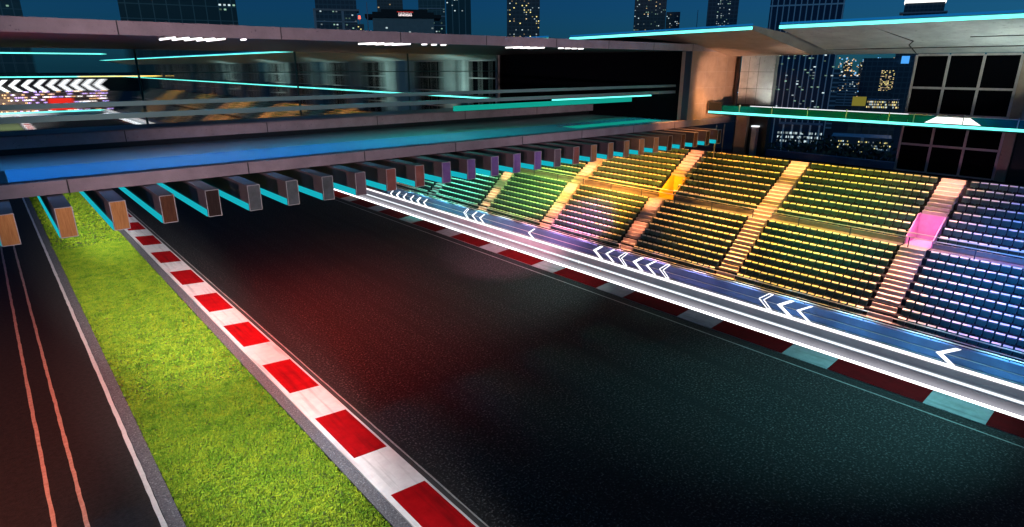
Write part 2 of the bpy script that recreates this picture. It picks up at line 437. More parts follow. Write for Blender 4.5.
# keep those inside the picture's frame, nearest first
F, PX, PY = 603.0, 512.0, 263.5
PIT = math.atan(196.5/F); YAW = R(40.7)
fw = Vector((math.sin(YAW)*math.cos(PIT), math.cos(YAW)*math.cos(PIT), -math.sin(PIT)))
rt = Vector((math.cos(YAW), -math.sin(YAW), 0)); upv = rt.cross(fw)
def inframe(x, y, z):
    p = Vector((x, y, z-CAMZ)); c = p.dot(fw)
    if c < 1: return False
    u = PX+F*p.dot(rt)/c; v = PY-F*p.dot(upv)/c
    return u < 1020 and v < 525
cand = sorted(c for c in cand if inframe(c[4]+.2, c[6], c[5]+.2))[:300]
chosen = {(c[1], c[2], c[3]) for c in cand}
proto = None
for d2, bi, i, k, rx, rz, y in cand:
    ys = BL[bi][2]
    nth = k+1 if bi == 1 else len(ys)-k
    tier = 'lower' if i < NL else 'upper'
    rown = i if i < NL else i-NL+1
    blockn = 'blue-lit block' if bi == 0 else 'yellow-lit block'
    lab = f'folded seat, {ORD[rown]} row up in the {tier} {blockn}, {ORD[nth]} from the pink stairs'
    if proto is None:
        proto = thing('stadium_seat', (rx, y, rz), lab, 'seat', 'folded seats of the grandstand')
        B, Rm, Pn, Lg = seat_parts()
        for nm, mbx, mm in (('backrest',B,'seat'),('rim',Rm,'seat_rim'),('seat_pan',Pn,'seat'),('leg',Lg,'seat')):
            o = mbx.build(nm, M[mm]); o.parent = proto
        kids = list(proto.children)
    else:
        c = proto.copy(); COL.objects.link(c); c.location = (rx, y, rz); c['label'] = lab
        for ch in kids:
            q = ch.copy(); COL.objects.link(q); q.parent = c
rest = MB()
for bi, (a, bq, ys) in enumerate(BL):
    for i, (rx, rz, tier) in seatrows:
        for k, y in enumerate(ys):
            if (bi, i, k) not in chosen and not (bi == 0 and y < 1.2): seat_mb(rest, y, rx, rz)
y = 51.2
while y < Y1-8:
    if (y % 6.3) > .9:
        for i, (rx, rz, tier) in seatrows:
            rest.box(rx+.12, rx+.22, y-.27, y+.27, rz+.05, rz+.244, 0)
            rest.prism_y([(rx+.160,rz+.255),(rx+.235,rz+.258),(rx+.235,rz+.306)], y-.25, y+.25, 1)
    y += .636
tag(rest.build('seating', [M['seat'],M['seat_rim']]), 'rows of dark folded seats with pale lit rims filling the grandstand', 'seats', kind='stuff')

# back of the stand: walls, window grids, ledge, canopy -----------------------
WX = 31.7
def window_grid(ya, yb, ny, lev, pane_m='black_glass'):
    o = MB(); r = .045
    ys = [ya+(yb-ya)*i/ny for i in range(ny+1)]
    for y in ys: o.box(WX-.02,WX+.10,y-r,y+r,lev[0],lev[-1])
    for zz in lev:
        for a, b_ in zip(ys[:-1], ys[1:]): o.box(WX-.01,WX+.09,a+r,b_-r,zz-r,zz+r)
    f = o.build('window_grid', M['mullion'], gs)
    p = MB()
    for a, b_ in zip(ys[:-1], ys[1:]):
        for c, d in zip(lev[:-1], lev[1:]):
            p.box(WX+.03,WX+.06,a+r,b_-r,c+r,d-r)
    p.build('pane', M[pane_m], f)
window_grid(5.93, 9.62, 3, [TZ+.02,6.68,8.02,9.13,10.50])
w = MB(); w.box(WX-.12,WX+.3,5.50,5.86,TZ,10.5); w.build('pillar', M['concrete_warm'], gs)
w = MB(); w.box(WX+.02,WX+.3,-8,5.50,TZ,7.7); w.build('dark_wall', M['dark'], gs)
w = MB(); w.box(WX+.02,WX+.3,-8,5.50,7.7,10.5); w.build('back_wall', M['concrete_grey'], gs)
w = MB(); w.box(WX-.2,WX+.15,15.9,17.78,8.1,10.56); 
w.box(WX-.19,WX+.14,15.9,17.78,TZ,8.1,1)
pw = w.build('back_wall', [M['concrete_grey'],M['dark']], gs)
w = MB()
for zz in (8.9,9.75): w.box(WX-.206,WX-.2,15.9,17.78,zz,zz+.015)
w.box(WX-.206,WX-.2,16.75,16.765,8.1,10.5); w.box(WX-.206,WX-.2,17.3,17.315,8.1,10.5)
w.build('joint', M['joint'], pw)
w = MB(); w.box(WX+.0,WX+.3,9.62,15.9,TZ,TZ+.32); w.build('sill_wall', M['front_wall'], gs)
w = MB(); w.box(31.25,31.55,16.35,16.62,TZ,6.95); w.box(31.22,31.58,16.32,16.65,6.95,7.02,1); w.build('post', [M['mullion'],M['led_dim']], gs)
w = MB(); w.box(31.3,31.75,16.95,17.6,TZ,7.5); w.build('pier', M['concrete_warm'], gs)
w = MB(); w.box(31.2,31.24,18.2,18.24,TZ,7.0); w.box(30.4,30.44,18.2,18.24,TZ-.3,7.0); w.build('slim_post', M['trim'], gs)
# far modules of the same back wall, seen through the open gallery
y = 36.0; k = 0
while y < Y1-14:
    w = MB(); w.box(WX-.2,WX+.15,y,y+2.0,TZ,10.56); w.build('back_wall', M['concrete_grey'], gs)
    window_grid(y+2.1, y+6.2, 3, [TZ+.02,6.68,8.02,9.13,10.5])
    w = MB(); w.box(WX-.2,WX+.15,y+6.4,y+7.4,8.05,10.56); w.build('back_wall', M['concrete_grey'], gs)
    y += 10.4 if k % 2 else 8.2; k += 1
# ledge with its light line and glass parapet
def ledge(ya, yb, far=False):
    p = MB(); p.box(29.78,31.45,ya,yb,7.60,7.76); l = p.build('ledge', M['dark'], gs)
    q = MB(); q.box(29.70,29.776,ya,yb,7.66,7.76)
    q.build('light_strip', M['led_cyan'], l)
    if not far:
        q = MB(); q.box(29.84,29.87,ya,yb,7.765,8.08); q.build('glass_parapet', M['parapet'], l)
        q = MB(); q.box(29.83,29.88,ya,16.1,8.085,8.12) if ya > 8.9 else q.box(29.83,29.88,ya,yb,8.085,8.1)
        q.build('handrail', M['led_dim'] if ya > 8.9 else M['rail'], l)
        q = MB(); yy = ya+.7
        while yy < yb-.2: q.box(29.80,29.90,yy,yy+.03,7.765,8.16); yy += 1.75
        q.build('bracket', M['rail'], l)
M['parapet'] = mat('parapet_glass', (.0,.045,.055), .2, spec=.3)
ledge(8.95, 18.38); ledge(-6, 8.93)
w = MB(); w.prism_x([(8.3,7.80),(6.35,7.80),(6.75,8.06),(7.9,8.06)], 29.815, 29.835); w.build('glow_patch', M['led_white'], gs)  # glowing patch stands for white light reflected on the ledge
w = MB(); w.box(29.74,29.80,17.65,18.40,7.62,8.22); w.build('junction_box', M['dark'], gs)
ledge(35, 205, True)
# canopies
def canopy(ya, yb, name, xe0, xe1, mats, left_skew=0.0):
    p = MB(); n = len(p.v)
    def sect(y, xe):
        return [(xe,y,11.50),(31.4,y,10.56),(36.8,y,10.74),(36.8,y,10.95),(xe+.05,y,11.66)]
    A = sect(ya, xe0); Bq = sect(yb, xe1)
    p.v += A+Bq
    for i in range(5):
        j = (i+1) % 5; p.f.append((i,j,5+j,5+i)); p.m.append(0)
    p.f.append((4,3,2,1,0)); p.m.append(0); p.f.append((5,6,7,8,9)); p.m.append(0)
    c = p.build('canopy', mats, gs)
    q = MB(); q.v = [(xe0-.05,ya,11.50),(xe0-.003,ya,11.50),(xe0-.003,ya,11.62),(xe0-.05,ya,11.62),
                     (xe1-.05,yb,11.50),(xe1-.003,yb,11.50),(xe1-.003,yb,11.62),(xe1-.05,yb,11.62)]
    q.f = [(3,2,1,0),(4,5,6,7),(0,1,5,4),(1,2,6,5),(2,3,7,6),(3,0,4,7)]; q.m = [0]*6
    q.build('light_strip', M['led_cyan'], c)
    q = MB(); q.v = [(xe0-.02,ya,11.665),(xe0+.02,ya,11.665),(xe0+.02,ya,11.74),(xe0-.02,ya,11.74),
                     (xe1-.02,yb,11.665),(xe1+.02,yb,11.665),(xe1+.02,yb,11.74),(xe1-.02,yb,11.74)]
    q.f = [(3,2,1,0),(4,5,6,7),(0,1,5,4),(1,2,6,5),(2,3,7,6),(3,0,4,7)]; q.m = [0]*6
    q.build('gutter_light', M['led_blue'], c)
    return c
c1 = canopy(14.04, 26.1, 'canopy', 25.45, 26.9, M['concrete_warm'])
c3 = canopy(27.2, 188, 'canopy', 26.2, 26.2, M['concrete_grey'])
c2 = canopy(-6, 12.96, 'canopy', 26.4, 25.65, M['concrete_grey'])
q = MB()
def under(x): return 11.50+(10.56-11.50)*(x-26)/(31.4-26)
for (xa, ya, xb, yb) in ((26.3,9.6,28.9,9.0),(28.9,9.0,29.6,9.35),(29.6,9.35,31.3,9.55)):
    q.tube((xa,ya,under(xa)-.012),(xb,yb,under(xb)-.012),.022,seg=5)
q.tube((30.2,-5,under(30.2)-.012),(30.2,12.9,under(30.2)-.012),.018,seg=5)
q.tube((28.4,-5,under(28.4)-.02),(28.4,7.0,under(28.4)-.02),.015,seg=5)
q.build('joint', M['joint'], c2)

# ------------------------------------------------------------------ chevron boards on the fence in front of the stand
CX_ = 23.0
def chev_poly(w, h, s):
    return [(w/2+.0,0),(-w/2,h/2),(-w/2-.0+s*.25,h/2),( -w/2+s*.0,h/2)]
def chevron(yc, zc, kind, label):
    """arrow pointing towards +y; kind: solid, thin or outline"""
    t_ = thing('chevron_sign', (CX_, yc, .30), label, 'chevron sign', 'lit white chevron signs before the grandstand')
    w, h = .50, .66
    def arm(s, m, sgn, x0, x1, ins=0):
        tip = (yc+w/2-ins, zc); end = (yc-w/2+ins*.4, zc+sgn*(h/2-ins*.6))
        p = [tip, end, (end[0]-s, end[1]), (tip[0]-s*1.15, zc)]
        m.prism_x(p, x0, x1)
    m = MB()
    if kind == 'outline':
        for sgn in (1,-1):
            tip = (yc+w/2, zc); en = (yc-w/2+.10, zc+sgn*h/2); e2 = (yc-w/2-.06, zc+sgn*h/2); t2 = (yc+w/2-.2, zc)
            for a, b_ in ((tip,en),(en,e2),(e2,t2)):
                m.tube((CX_,*a),(CX_,*b_),.020,seg=6)
    else:
        s = .17 if kind == 'solid' else .105
        for sgn in (1,-1): arm(s, m, sgn, CX_-.02, CX_+.02)
    m.build('chevron_mark', M['chevron'], t_)
    m = MB(); m.tube((CX_+.05,yc,.30),(CX_+.05,yc,zc+.1),.012,seg=6); m.build('stake', M['rail_dark'], t_)
chevs = [(4.42,.80,'solid','single large white chevron sign standing alone below the blue-lit seats'),
 (9.19,.84,'thin','thin white chevron sign, the one of three nearest the lone chevron'),
 (9.99,.84,'solid','middle chevron sign of the three below the yellow-lit seats'),
 (10.76,.87,'outline','hollow outlined chevron sign leading the row of three'),
 (15.75,.89,'outline','hollow outlined chevron sign at the tail of the row of six'),
 (16.55,.88,'thin','thin white chevron sign, second from the tail of the row of six'),
 (17.35,.88,'solid','solid white chevron sign third from the tail of the row of six'),
 (18.25,.88,'outline','hollow outlined chevron sign in the middle of the row of six'),
 (19.1,.88,'thin','thin white chevron sign beside the foot of the yellow-portal stairs'),
 (19.95,.87,'solid','solid white chevron sign leading the row of six'),
 (25.04,.78,'thin','single thin chevron sign at the foot of the peach-lit stairs'),
 (29.7,.80,'thin','last chevron sign of the three by the green-lit seats'),
 (30.5,.82,'thin','middle chevron sign of the three by the green-lit seats'),
 (31.39,.84,'outline','leading hollow chevron sign of the three by the green-lit seats'),
 (36.3,.72,'thin','tail chevron sign of the far row of six under the footbridge beams'),
 (37.2,.71,'solid','second chevron sign from the tail of the far row of six'),
 (38.1,.70,'thin','third chevron sign from the tail of the far row of six'),
 (39.1,.69,'thin','fourth chevron sign from the tail of the far row of six'),
 (40.1,.68,'solid','fifth chevron sign from the tail of the far row of six'),
 (41.0,.67,'thin','leading chevron sign of the far row of six beside the footbridge beams')]
for c in chevs: chevron(*c)
g = MB(); g.box(22.32,23.53,Y0,Y1-6,-.05,.28)
tag(g.build('concourse', M['concourse']), kind='structure')
g = MB()
for x_, z_ in ((22.75,.292),(23.2,.292)): g.box(x_,x_+.035,Y0,Y1-6,.28,z_)
tag(g.build('concourse_line', M['line_thin']), kind='structure')

# ------------------------------------------------------------------ footbridge (open gallery over the track)
fb = thing('footbridge', (15,18.44,0), 'wide concrete footbridge with an open gallery crossing over the track', 'footbridge')
BY0, BY1 = 18.44, 33.6
XL, XR = -14.0, 27.9
d = MB(); d.box(XL,32.6,BY0,BY0+.22,7.02,7.35); fa = d.build('fascia', M['concrete'], fb)
for xx in [-8.5,-3.6,1.30,4.9+.75,9.4,13.1,16.4,19.9,23.5,26.8]:
    d = MB(); d.box(xx,xx+.03,BY0-.004,BY0+.0,7.02,7.354); d.build('joint', M['joint'], fa)
d = MB(); d.box(XL,32.6,BY0+.22,BY1,7.05,7.30); d.build('deck', M['deck_grey'], fb)
d = MB(); d.box(.22,XR-.4,BY0+.224,21.36,7.30,7.345); d.build('blue_walkway', M['deck_blue'], fb)
d = MB(); d.box(XL,.19,BY0+.224,21.36,7.30,7.33); d.build('dark_walkway', M['dark'], fb)
d = MB(); d.box(XL,XR,25.0,25.25,7.52,7.90); pp = d.build('parapet', M['concrete'], fb)
d = MB(); d.box(XL,XR,25.252,27.2,7.60,7.915); d.build('coping', M['deck_grey'], pp)
for xx in (-6,-1.2,3.7,8.6,13.5,18.4,23.3):
    d = MB(); d.box(xx,xx+.03,24.996,25.0,7.52,7.904); d.build('joint', M['joint'], pp)
d = MB(); d.box(XL,XR,25.3,26.9,7.30,7.60); d.build('shadow_plinth', M['dark'], fb)  # dark colour stands for the shadow gap under the parapet
for nm, yy, za, zb in (('upper_rail',19.3,9.01,9.13),('lower_rail',19.3,8.69,8.83)):
    d = MB(); d.box(XL,XR,yy,yy+.07,za,zb); d.build(nm, M['rail'], fb)
# roof slab
d = MB(); d.box(XL,33.0,BY0-.02,BY0+.22,10.76,11.09); fr = d.build('roof_edge', M['concrete'], fb)
for xx in [-8.2,-3.2,3.0,7.05,11.0,14.6,18.2,21.4,24.6,27.8]:
    d = MB(); d.box(xx,xx+.03,BY0-.024,BY0-.02,10.758,11.092); d.build('joint', M['joint'], fr)
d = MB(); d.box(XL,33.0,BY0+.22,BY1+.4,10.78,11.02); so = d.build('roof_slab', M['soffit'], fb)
def soffit_lamp(x0, y0, y1):
    d = MB(); d.tube((x0,y0,10.745),(x0,y1,10.745),.024,seg=6); d.build('soffit_lamp', M['soffit_lamp'], so)
for xx in (4.35,4.68,5.0,5.33,5.6): soffit_lamp(xx, 18.75, 20.5)
soffit_lamp(6.15,18.7,19.1)
for xx in (10.3,10.6,10.95,11.3,11.6): soffit_lamp(xx, 18.8, 20.0)
for xx in (12.2,12.6,13.0): soffit_lamp(xx, 18.7, 19.0)
for xx in (16.7,17.1,17.5,17.9): soffit_lamp(xx, 18.8, 19.8)
for xx in (18.9,19.3,19.7,20.1): soffit_lamp(xx, 18.7, 19.0)
# dark end room: side wall and rear wall at the column
d = MB(); d.box(XR,XR+.15,BY0+.3,BY1,7.30,10.78); d.build('end_wall', M['black_glass'], fb)
d = MB(); d.box(XR-.25,34,BY1,BY1+.2,7.30,10.78); d.build('rear_wall', M['dark'], fb)
d = MB(); d.box(XR-.5,XR-.30,BY1-.2,BY1,7.30,10.78); d.build('frame_post', M['mullion'], fb)
for xx in (-9,-1.5,6,13.5,20.5):
    d = MB(); d.tube((xx,BY1,7.30),(xx,BY1,10.78),.05,seg=8); d.build('slim_column', M['rail'], fb)
d = MB(); d.box(XL,XR-.5,BY1-.03,BY1+.03,9.72,9.76); d.build('glazing_bar', M['rail'], fb)
def reeded():
    m = bpy.data.materials.new('reeded_glass'); m.use_nodes = True
    nt = m.node_tree; N = nt.nodes; L = nt.links; b = N['Principled BSDF']
    b.inputs['Base Color'].default_value = (.93,.97,.96,1); b.inputs['Transmission Weight'].default_value = 1
    b.inputs['Roughness'].default_value = .02; b.inputs['IOR'].default_value = 1.06
    tc = N.new('ShaderNodeTexCoord'); w_ = N.new('ShaderNodeTexWave'); w_.wave_type = 'BANDS'; w_.bands_direction = 'X'
    w_.inputs['Scale'].default_value = 5.0; w_.inputs['Distortion'].default_value = 0
    L.new(tc.outputs['Object'], w_.inputs['Vector'])
    bp = N.new('ShaderNodeBump'); bp.inputs['Strength'].default_value = .22; bp.inputs['Distance'].default_value = .010
    L.new(w_.outputs['Fac'], bp.inputs['Height']); L.new(bp.outputs['Normal'], b.inputs['Normal'])
    return m
M['reeded'] = reeded()
d = MB(); d.box(XL,XR-.52,BY1-.30,BY1-.27,7.34,10.76); d.build('glass_pane', M['reeded'], fb)
# teal bands of light in the end room, put in as glowing beam and floor
M['teal_glow'] = lamp_mat('teal_glow', (.01,.60,.46), .55)
d = MB(); d.box(15.6,XR-.3,21.9,22.05,8.18,8.40); d.build('beam_glow', M['teal_glow'], fb)
d = MB(); d.box(20.5,26.8,19.3,20.2,7.352,7.36); d.build('floor_glow', lamp_mat('teal_floor_glow', (.01,.60,.46), .45), fb)
d = MB(); d.box(20.2,XR-.3,20.6,20.66,8.52,8.58); d.build('light_strip', M['led_cyan'], fb)
# column at the end
d = MB()
cx0, cx1 = XR-.05, 32.6
d.box(cx0,cx0+.62,BY0+.004,BY0+.6,7.35,10.76); d.box(cx1-.10,cx1,BY0+.004,BY0+.6,7.35,10.76)
d.box(cx0+.62,cx1-.10,BY0+.004,BY0+.6,10.50,10.76)
d.box(cx0+.62,cx1-.10,BY0+.16,BY0+.6,7.35,10.50)
co = d.build('column', M['concrete_warm'], fb)
d = MB()
for k in range(1,4): d.box(cx0+.62,cx1-.1,BY0+.155,BY0+.16,7.35+k*.8,7.362+k*.8)
for k in range(1,4): d.box(cx0+.62+k*1.0,cx0+.632+k*1.0,BY0+.155,BY0+.16,7.35,10.5)
d.build('joint', M['stair_riser'], co)
d = MB(); d.box(cx0-.06,cx0-.005,BY0-.01,BY0+.35,7.36,10.755); d.build('jamb', M['rail_dark'], co)
# joists under the deck
caps = ['wood','wood','wood','brown_tint','black_tint','grey_tint','grey_tint','grey_tint','mauve','red_tint','red_tint','violet','violet','violet','violet','violet','mauve','red_tint','amber','amber','amber','amber','amber','brown_tint','brown_tint','brown_tint','black_tint','black_tint']  # caps differ by the coloured light put into their tints
names = {'wood':'light oak','brown_tint':'brown_tint','black_tint':'near black','grey_tint':'grey','mauve':'mauve','red_tint':'red','violet':'violet','amber':'amber'}
BE = 16.63
for i in range(-4, 28):
    xa = .84+(i-1)*1.042; xb = xa+.33
    j = MB(); j.box(xa,xb,BE+.03,BY1-.5,6.31,7.0)
    jo = j.build('joist', M['joist'], fb)
    e = MB(); e.box(xa,xb,BE,BE+.03,6.31,7.0)
    cap = e.build('end_cap', M[caps[max(0,min(i,27))]], jo)
    e = MB(); r = .014
    e.box(xa-.003,xa+r,BE-.006,BE-.001,6.31,7.0); e.box(xb-r,xb+.003,BE-.006,BE-.001,6.31,7.0)
    e.box(xa+r,xb-r,BE-.006,BE-.001,7.0-r,7.003); e.box(xa+r,xb-r,BE-.006,BE-.001,6.307,6.31+r)
    e.build('edge_trim', M['trim'], cap)
    e = MB(); e.box(xa-.022,xa-.004,BE+.05,BY1-.6,6.32,6.50); e.build('light_strip', M['led_teal'], jo)
d = MB(); d.box(XL,32.6,BE+3,BY1,7.005,7.045); d.build('under_deck', M['joist'], fb)

# ------------------------------------------------------------------ far end of the track
es = thing('end_grandstand', (5,172,0), 'far orange-lit grandstand packed with spectators beyond the footbridge', 'grandstand')
M['far_terrace'] = mat('far_terrace', (.30,.20,.15), .8, noise=(.12,.08,.07), nscale=.4)
d = MB()
for k in range(8): d.box(-60,24+k*.5,172+k*1.0,182,k*.55,.55+k*.55)
d.build('terrace', M['far_terrace'], es)
M['crowd_a'] = lamp_mat('crowd_lamps', (1,.55,.25), 2.5)
M['crowd_b'] = lamp_mat('crowd_lamps_white', (1,.9,.85), 3.5)
M['crowd_c'] = lamp_mat('crowd_lamps_violet', (.6,.4,1), 3)
d = MB()
for k in range(8):
    for q in range(70):
        xx = random.uniform(-40,24)
        mm = random.choice((0,0,0,1)) if xx < 6 else random.choice((1,2,2,0))
        d.box(xx,xx+.28,171.9+k,172.2+k,.62+k*.55,.62+k*.55+.25,mm)
tag(d.build('crowd_lights', [M['crowd_a'],M['crowd_b'],M['crowd_c']]), 'twinkling amber and white hand lights over the far grandstand', 'lights', kind='stuff')
sr = thing('red_screen', (14.5,170.5,0), 'glowing red screen in front of the far grandstand', 'screen')
d = MB(); d.box(12.2,16.6,170.4,170.6,.9,3.4); d.build('panel', lamp_mat('red_screen',(1,.03,.02),.9), sr)
d = MB(); d.box(12.5,12.7,170.45,170.6,0,.9); d.box(16.1,16.3,170.45,170.6,0,.9); d.build('post', M['rail_dark'], sr)
d = MB(); d.box(-70,27,190,200,13.0,13.4); ec = d.build('canopy', M['concrete_grey'], es)
d = MB(); d.box(-70,27,189.9,189.98,13.0,13.25); d.build('light_strip', M['led_cyan'], ec)
d = MB(); d.box(-70,34,183.5,184.5,7.7,7.9); d.box(-70,34,183.4,183.48,7.68,7.92,1); d.box(20,40,183.38,183.39,7.7,7.9,2); d.build('ledge', [M['dark'],M['led_cyan'],lamp_mat('led_amber',(1,.62,.12),2.5)], es)
cb = thing('chevron_board', (5,183,0), 'long dark board of big white chevrons above the far grandstand', 'sign board')
d = MB(); d.box(-40,34,183,183.4,4.2,7.6); d.build('panel', M['dark'], cb)
for i in range(20):
    xc = -21+i*2.35
    s = -1 if i > 4 else 1
    d = MB()
    for sg in (1,-1):
        n = len(d.v)
        pts = [(xc-.9*-s,5.9),(xc+.6*-s*-1*-1,5.9+sg*1.3),(xc+.6*-s+1.0,5.9+sg*1.3),(xc-.9*-s+1.0,5.9)]
        d.v += [(a,182.9,b_) for a, b_ in pts]+[(a,182.99,b_) for a, b_ in pts]
        for f in ((0,1,2,3),(7,6,5,4),(0,4,5,1),(1,5,6,2),(2,6,7,3),(3,7,4,0)): d.f.append(tuple(n+q for q in f)); d.m.append(0)
    d.build('chevron_mark', M['chevron'], cb)
tb = thing('end_barrier', (10,166,0), 'far barrier with a bright cyan light strip closing the track', 'barrier')
d = MB(); d.box(-30,21.5,168,168.4,0,.9); d.build('wall', M['barrier'], tb)
d = MB(); d.box(-2,21.5,167.93,167.99,.6,.8); d.build('light_strip', M['led_cyan'], tb)

# ------------------------------------------------------------------ city
cam_ray = lambda u, v: fw + rt*((u-PX)/F) - upv*((v-PY)/F)
def azim(u):                       # horizontal direction of a bearing measured along the horizon
    d_ = cam_ray(u, 67); h = math.hypot(d_.x, d_.y); return Vector((d_.x/h, d_.y/h, 0)), h
WIN = []
for c_, e_ in (((1,.74,.40),.9),((.75,.95,1),.7),((.55,.95,.72),.4),((1,.85,.3),1.2)):
    WIN.append([lamp_mat('window_light', c_, e_*f_) for f_ in (.3,.6,1.0,1.5)])
def facade_mat(name, col, grid, nu, nv, wu=.08, wv=.08):
    """curtain wall: storeys and bays as a pattern in the wall's own coordinates"""
    m = mat(name, col, .3, metal=.25)
    nt = m.node_tree; N = nt.nodes; L = nt.links; b = N['Principled BSDF']
    tc = N['Texture Coordinate']; sp = N.new('ShaderNodeSeparateXYZ'); L.new(tc.outputs['Object'], sp.inputs[0])
    ad = N.new('ShaderNodeMath'); ad.operation = 'ADD'; L.new(sp.outputs['X'], ad.inputs[0]); L.new(sp.outputs['Y'], ad.inputs[1])
    def line(src, per, w):
        a = N.new('ShaderNodeMath'); a.operation = 'DIVIDE'; a.inputs[1].default_value = per; L.new(src, a.inputs[0])
        f = N.new('ShaderNodeMath'); f.operation = 'FRACT'; L.new(a.outputs[0], f.inputs[0])
        l = N.new('ShaderNodeMath'); l.operation = 'LESS_THAN'; l.inputs[1].default_value = w; L.new(f.outputs[0], l.inputs[0]); return l.outputs[0]
    a = line(ad.outputs[0], nu, wu); c = line(sp.outputs['Z'], nv, wv)
    mx = N.new('ShaderNodeMath'); mx.operation = 'MAXIMUM'; L.new(a, mx.inputs[0]); L.new(c, mx.inputs[1])
    mi = N.new('ShaderNodeMix'); mi.data_type = 'RGBA'; L.new(mx.outputs[0], mi.inputs['Factor'])
    mi.inputs['A'].default_value = (*col,1); mi.inputs['B'].default_value = (*grid,1)
    L.new(mi.outputs['Result'], b.inputs['Base Color'])
    return m
def tower(name, label, uL, uR, vtop, dist, fm, lit=30, wmats=(0,1), litv=(0,60), bays=10, storey=None, parts=None, group=None, vbot=None, win=(.5,.36), litu=(0,1)):
    bays = int(bays*1.35); lit = int(lit*1.25)
    """a tower standing on the ground at a bearing and a distance, turned to face the track"""
    um = (uL+uR)/2
    dr, h = azim(um)
    k = dist
    base = dr*k
    side = Vector((dr.y, -dr.x, 0))
    # half width from the bearings of its two edges
    dl, _ = azim(uL); dr2, _ = azim(uR)
    half = k*math.tan(math.acos(max(-1,min(1,dl.dot(dr2))))/2)
    def height(v):
        d_ = cam_ray(um, v); return CAMZ + d_.z/math.hypot(d_.x, d_.y)*k - GZ
    H_ = height(vtop)
    t_ = thing(name, (base.x, base.y, GZ), label, 'building', group)
    ang = math.atan2(side.y, side.x)
    t_.rotation_euler = (0,0,ang)
    def local_box(x0,x1,y0,y1,z0,z1,mb): mb.box(x0,x1,y0,y1,z0,z1)
    mb = MB(); mb.box(-half,half,0,half*1.4,0,H_)
    o = mb.build('wall', fm); o.parent = t_
    if parts:
        for nm, a, b_, c, d_, mm in parts:      # fractions of the width, pixel heights
            mb = MB(); mb.box(-half+2*half*a,-half+2*half*b_,-.03*half-.05,half*1.2,height(d_),height(c))
            q = mb.build(nm, mm); q.parent = t_
    st = storey or (2*half/bays)
    cells = set()
    zlo, zhi = height(litv[1]), min(H_, height(litv[0]))
    tries = 0
    while len(cells) < lit and tries < 4000:
        tries += 1
        bx = random.randrange(int(bays*litu[0]), max(int(bays*litu[0])+1,int(bays*litu[1]))); bz = random.randrange(int(zlo/st), max(int(zlo/st)+1, int(zhi/st)))
        cells.add((bx, bz))
    bw = 2*half/bays
    for bx, bz in sorted(cells):
        mb = MB(); x0 = -half+bw*(bx+.5-win[0]/2); z0 = st*(bz+.5-win[1]/2)
        if z0+st*win[1] > H_ or z0 < .2: continue
        mb.box(x0,x0+bw*win[0],-.06,-.02,z0,z0+st*win[1])
        q = mb.build('window', random.choice(WIN[random.choice(wmats)])); q.parent = t_
    return t_, half, H_, height
fa_a = facade_mat('facade_teal', (.09,.17,.18), (.22,.33,.32), 4.2, 4.6, .10, .07)
fa_b = facade_mat('facade_grid', (.05,.10,.105), (.18,.28,.27), 5.4, 6.2, .08, .06)
fa_c = facade_mat('facade_dark', (.08,.11,.14), (.14,.19,.22), 3.0, 3.2, .18, .25)
fa_d = facade_mat('facade_brown', (.14,.14,.14), (.20,.20,.20), 3.2, 3.0, .2, .35)
fa_e = facade_mat('facade_fins', (.05,.12,.13), (.3,.42,.42), 5.2, 30, .10, .02)
fa_f = facade_mat('facade_ribs', (.03,.08,.15), (.85,.95,1.0), 2.3, 60, .20, .01)
fa_g = facade_mat('facade_bands', (.08,.13,.18), (.4,.55,.65), 60, 2.6, .01, .35)
tower('office_tower', 'dark teal glass tower at the far left end of the skyline', -30, 36, -60, 230, fa_a, 4, (2,), (-10,14), 9)
tower('office_tower', 'broad dark gridded glass tower above the footbridge roof', 132, 246, -90, 210, fa_b, 5, (1,2), (-2,10), 18, litu=(.85,1))
tower('office_tower', 'blue-black tower with a pale framed lower crown beside the mast', 321, 361, -40, 300, fa_c, 14, (2,1), (9,28), 10,
      parts=[('frame_band',-.06,1.06,9,11,M['mullion']),('frame_post',-.06,.0,11,32,M['barrier']),('frame_post',.62,.68,11,32,M['barrier']),('frame_band',0,1,21,22.5,M['barrier'])])
tower('apartment_tower', 'plain reddish dark tower block rising behind the tiered roof', 381, 406, -40, 420, fa_d, 3, (0,), (0,12), 7)
pv, hf, Hh, hgt = tower('pavilion_building', 'low hall with a dark overhanging tiered roof and a small lit sign', 376, 436, 17, 280, mat('hall_wall',(.30,.34,.34),.6,noise=(.22,.26,.26),nscale=.3), 3, (1,), (22,32), 12,
      parts=[('roof',-.12,1.12,14.5,18,M['dark']),('roof',.0,1.0,12.2,14.5,M['dark']),('roof',.14,.9,9.5,12.2,M['dark']),('sign',.42,.64,12.6,16.2,lamp_mat('sign_white',(1,.85,.85),1.6)),('sign_edge',.40,.66,11.8,12.5,lamp_mat('sign_red',(1,.05,.04),.8))])
tower('office_tower', 'slim grey tower standing behind the lit-sign hall', 421, 447, -30, 400, fa_a, 8, (1,2), (2,34), 8,
      parts=[('balcony',0,1,8,9,M['barrier']),('balcony',0,1,16,17,M['barrier']),('balcony',0,1,25,26,M['barrier'])])
tower('office_tower', 'tall teal tower with bright vertical fins right of the lit-sign hall', 448, 472, -60, 330, fa_e, 5, (1,), (-2,14), 8)
tower('apartment_tower', 'apartment tower with many warm lit windows above the middle of the roof', 507, 539, -50, 330, fa_d, 42, (0,1,3), (-4,38), 12)
tower('apartment_tower', 'twin-shaft apartment tower dotted with lit windows by the canopy', 631, 662, -30, 380, fa_d, 40, (0,1,2), (-4,34), 13)
tower('apartment_block', 'shorter annex block with lit windows beside the twin-shaft tower', 662.5, 676, 12, 385, fa_d, 12, (0,1), (13,32), 6)
tower('apartment_tower', 'blue tower with a bright lit column of windows above the canopy', 702, 732, -40, 360, fa_c, 26, (1,1,2), (-4,26), 12, litu=(.35,.75))
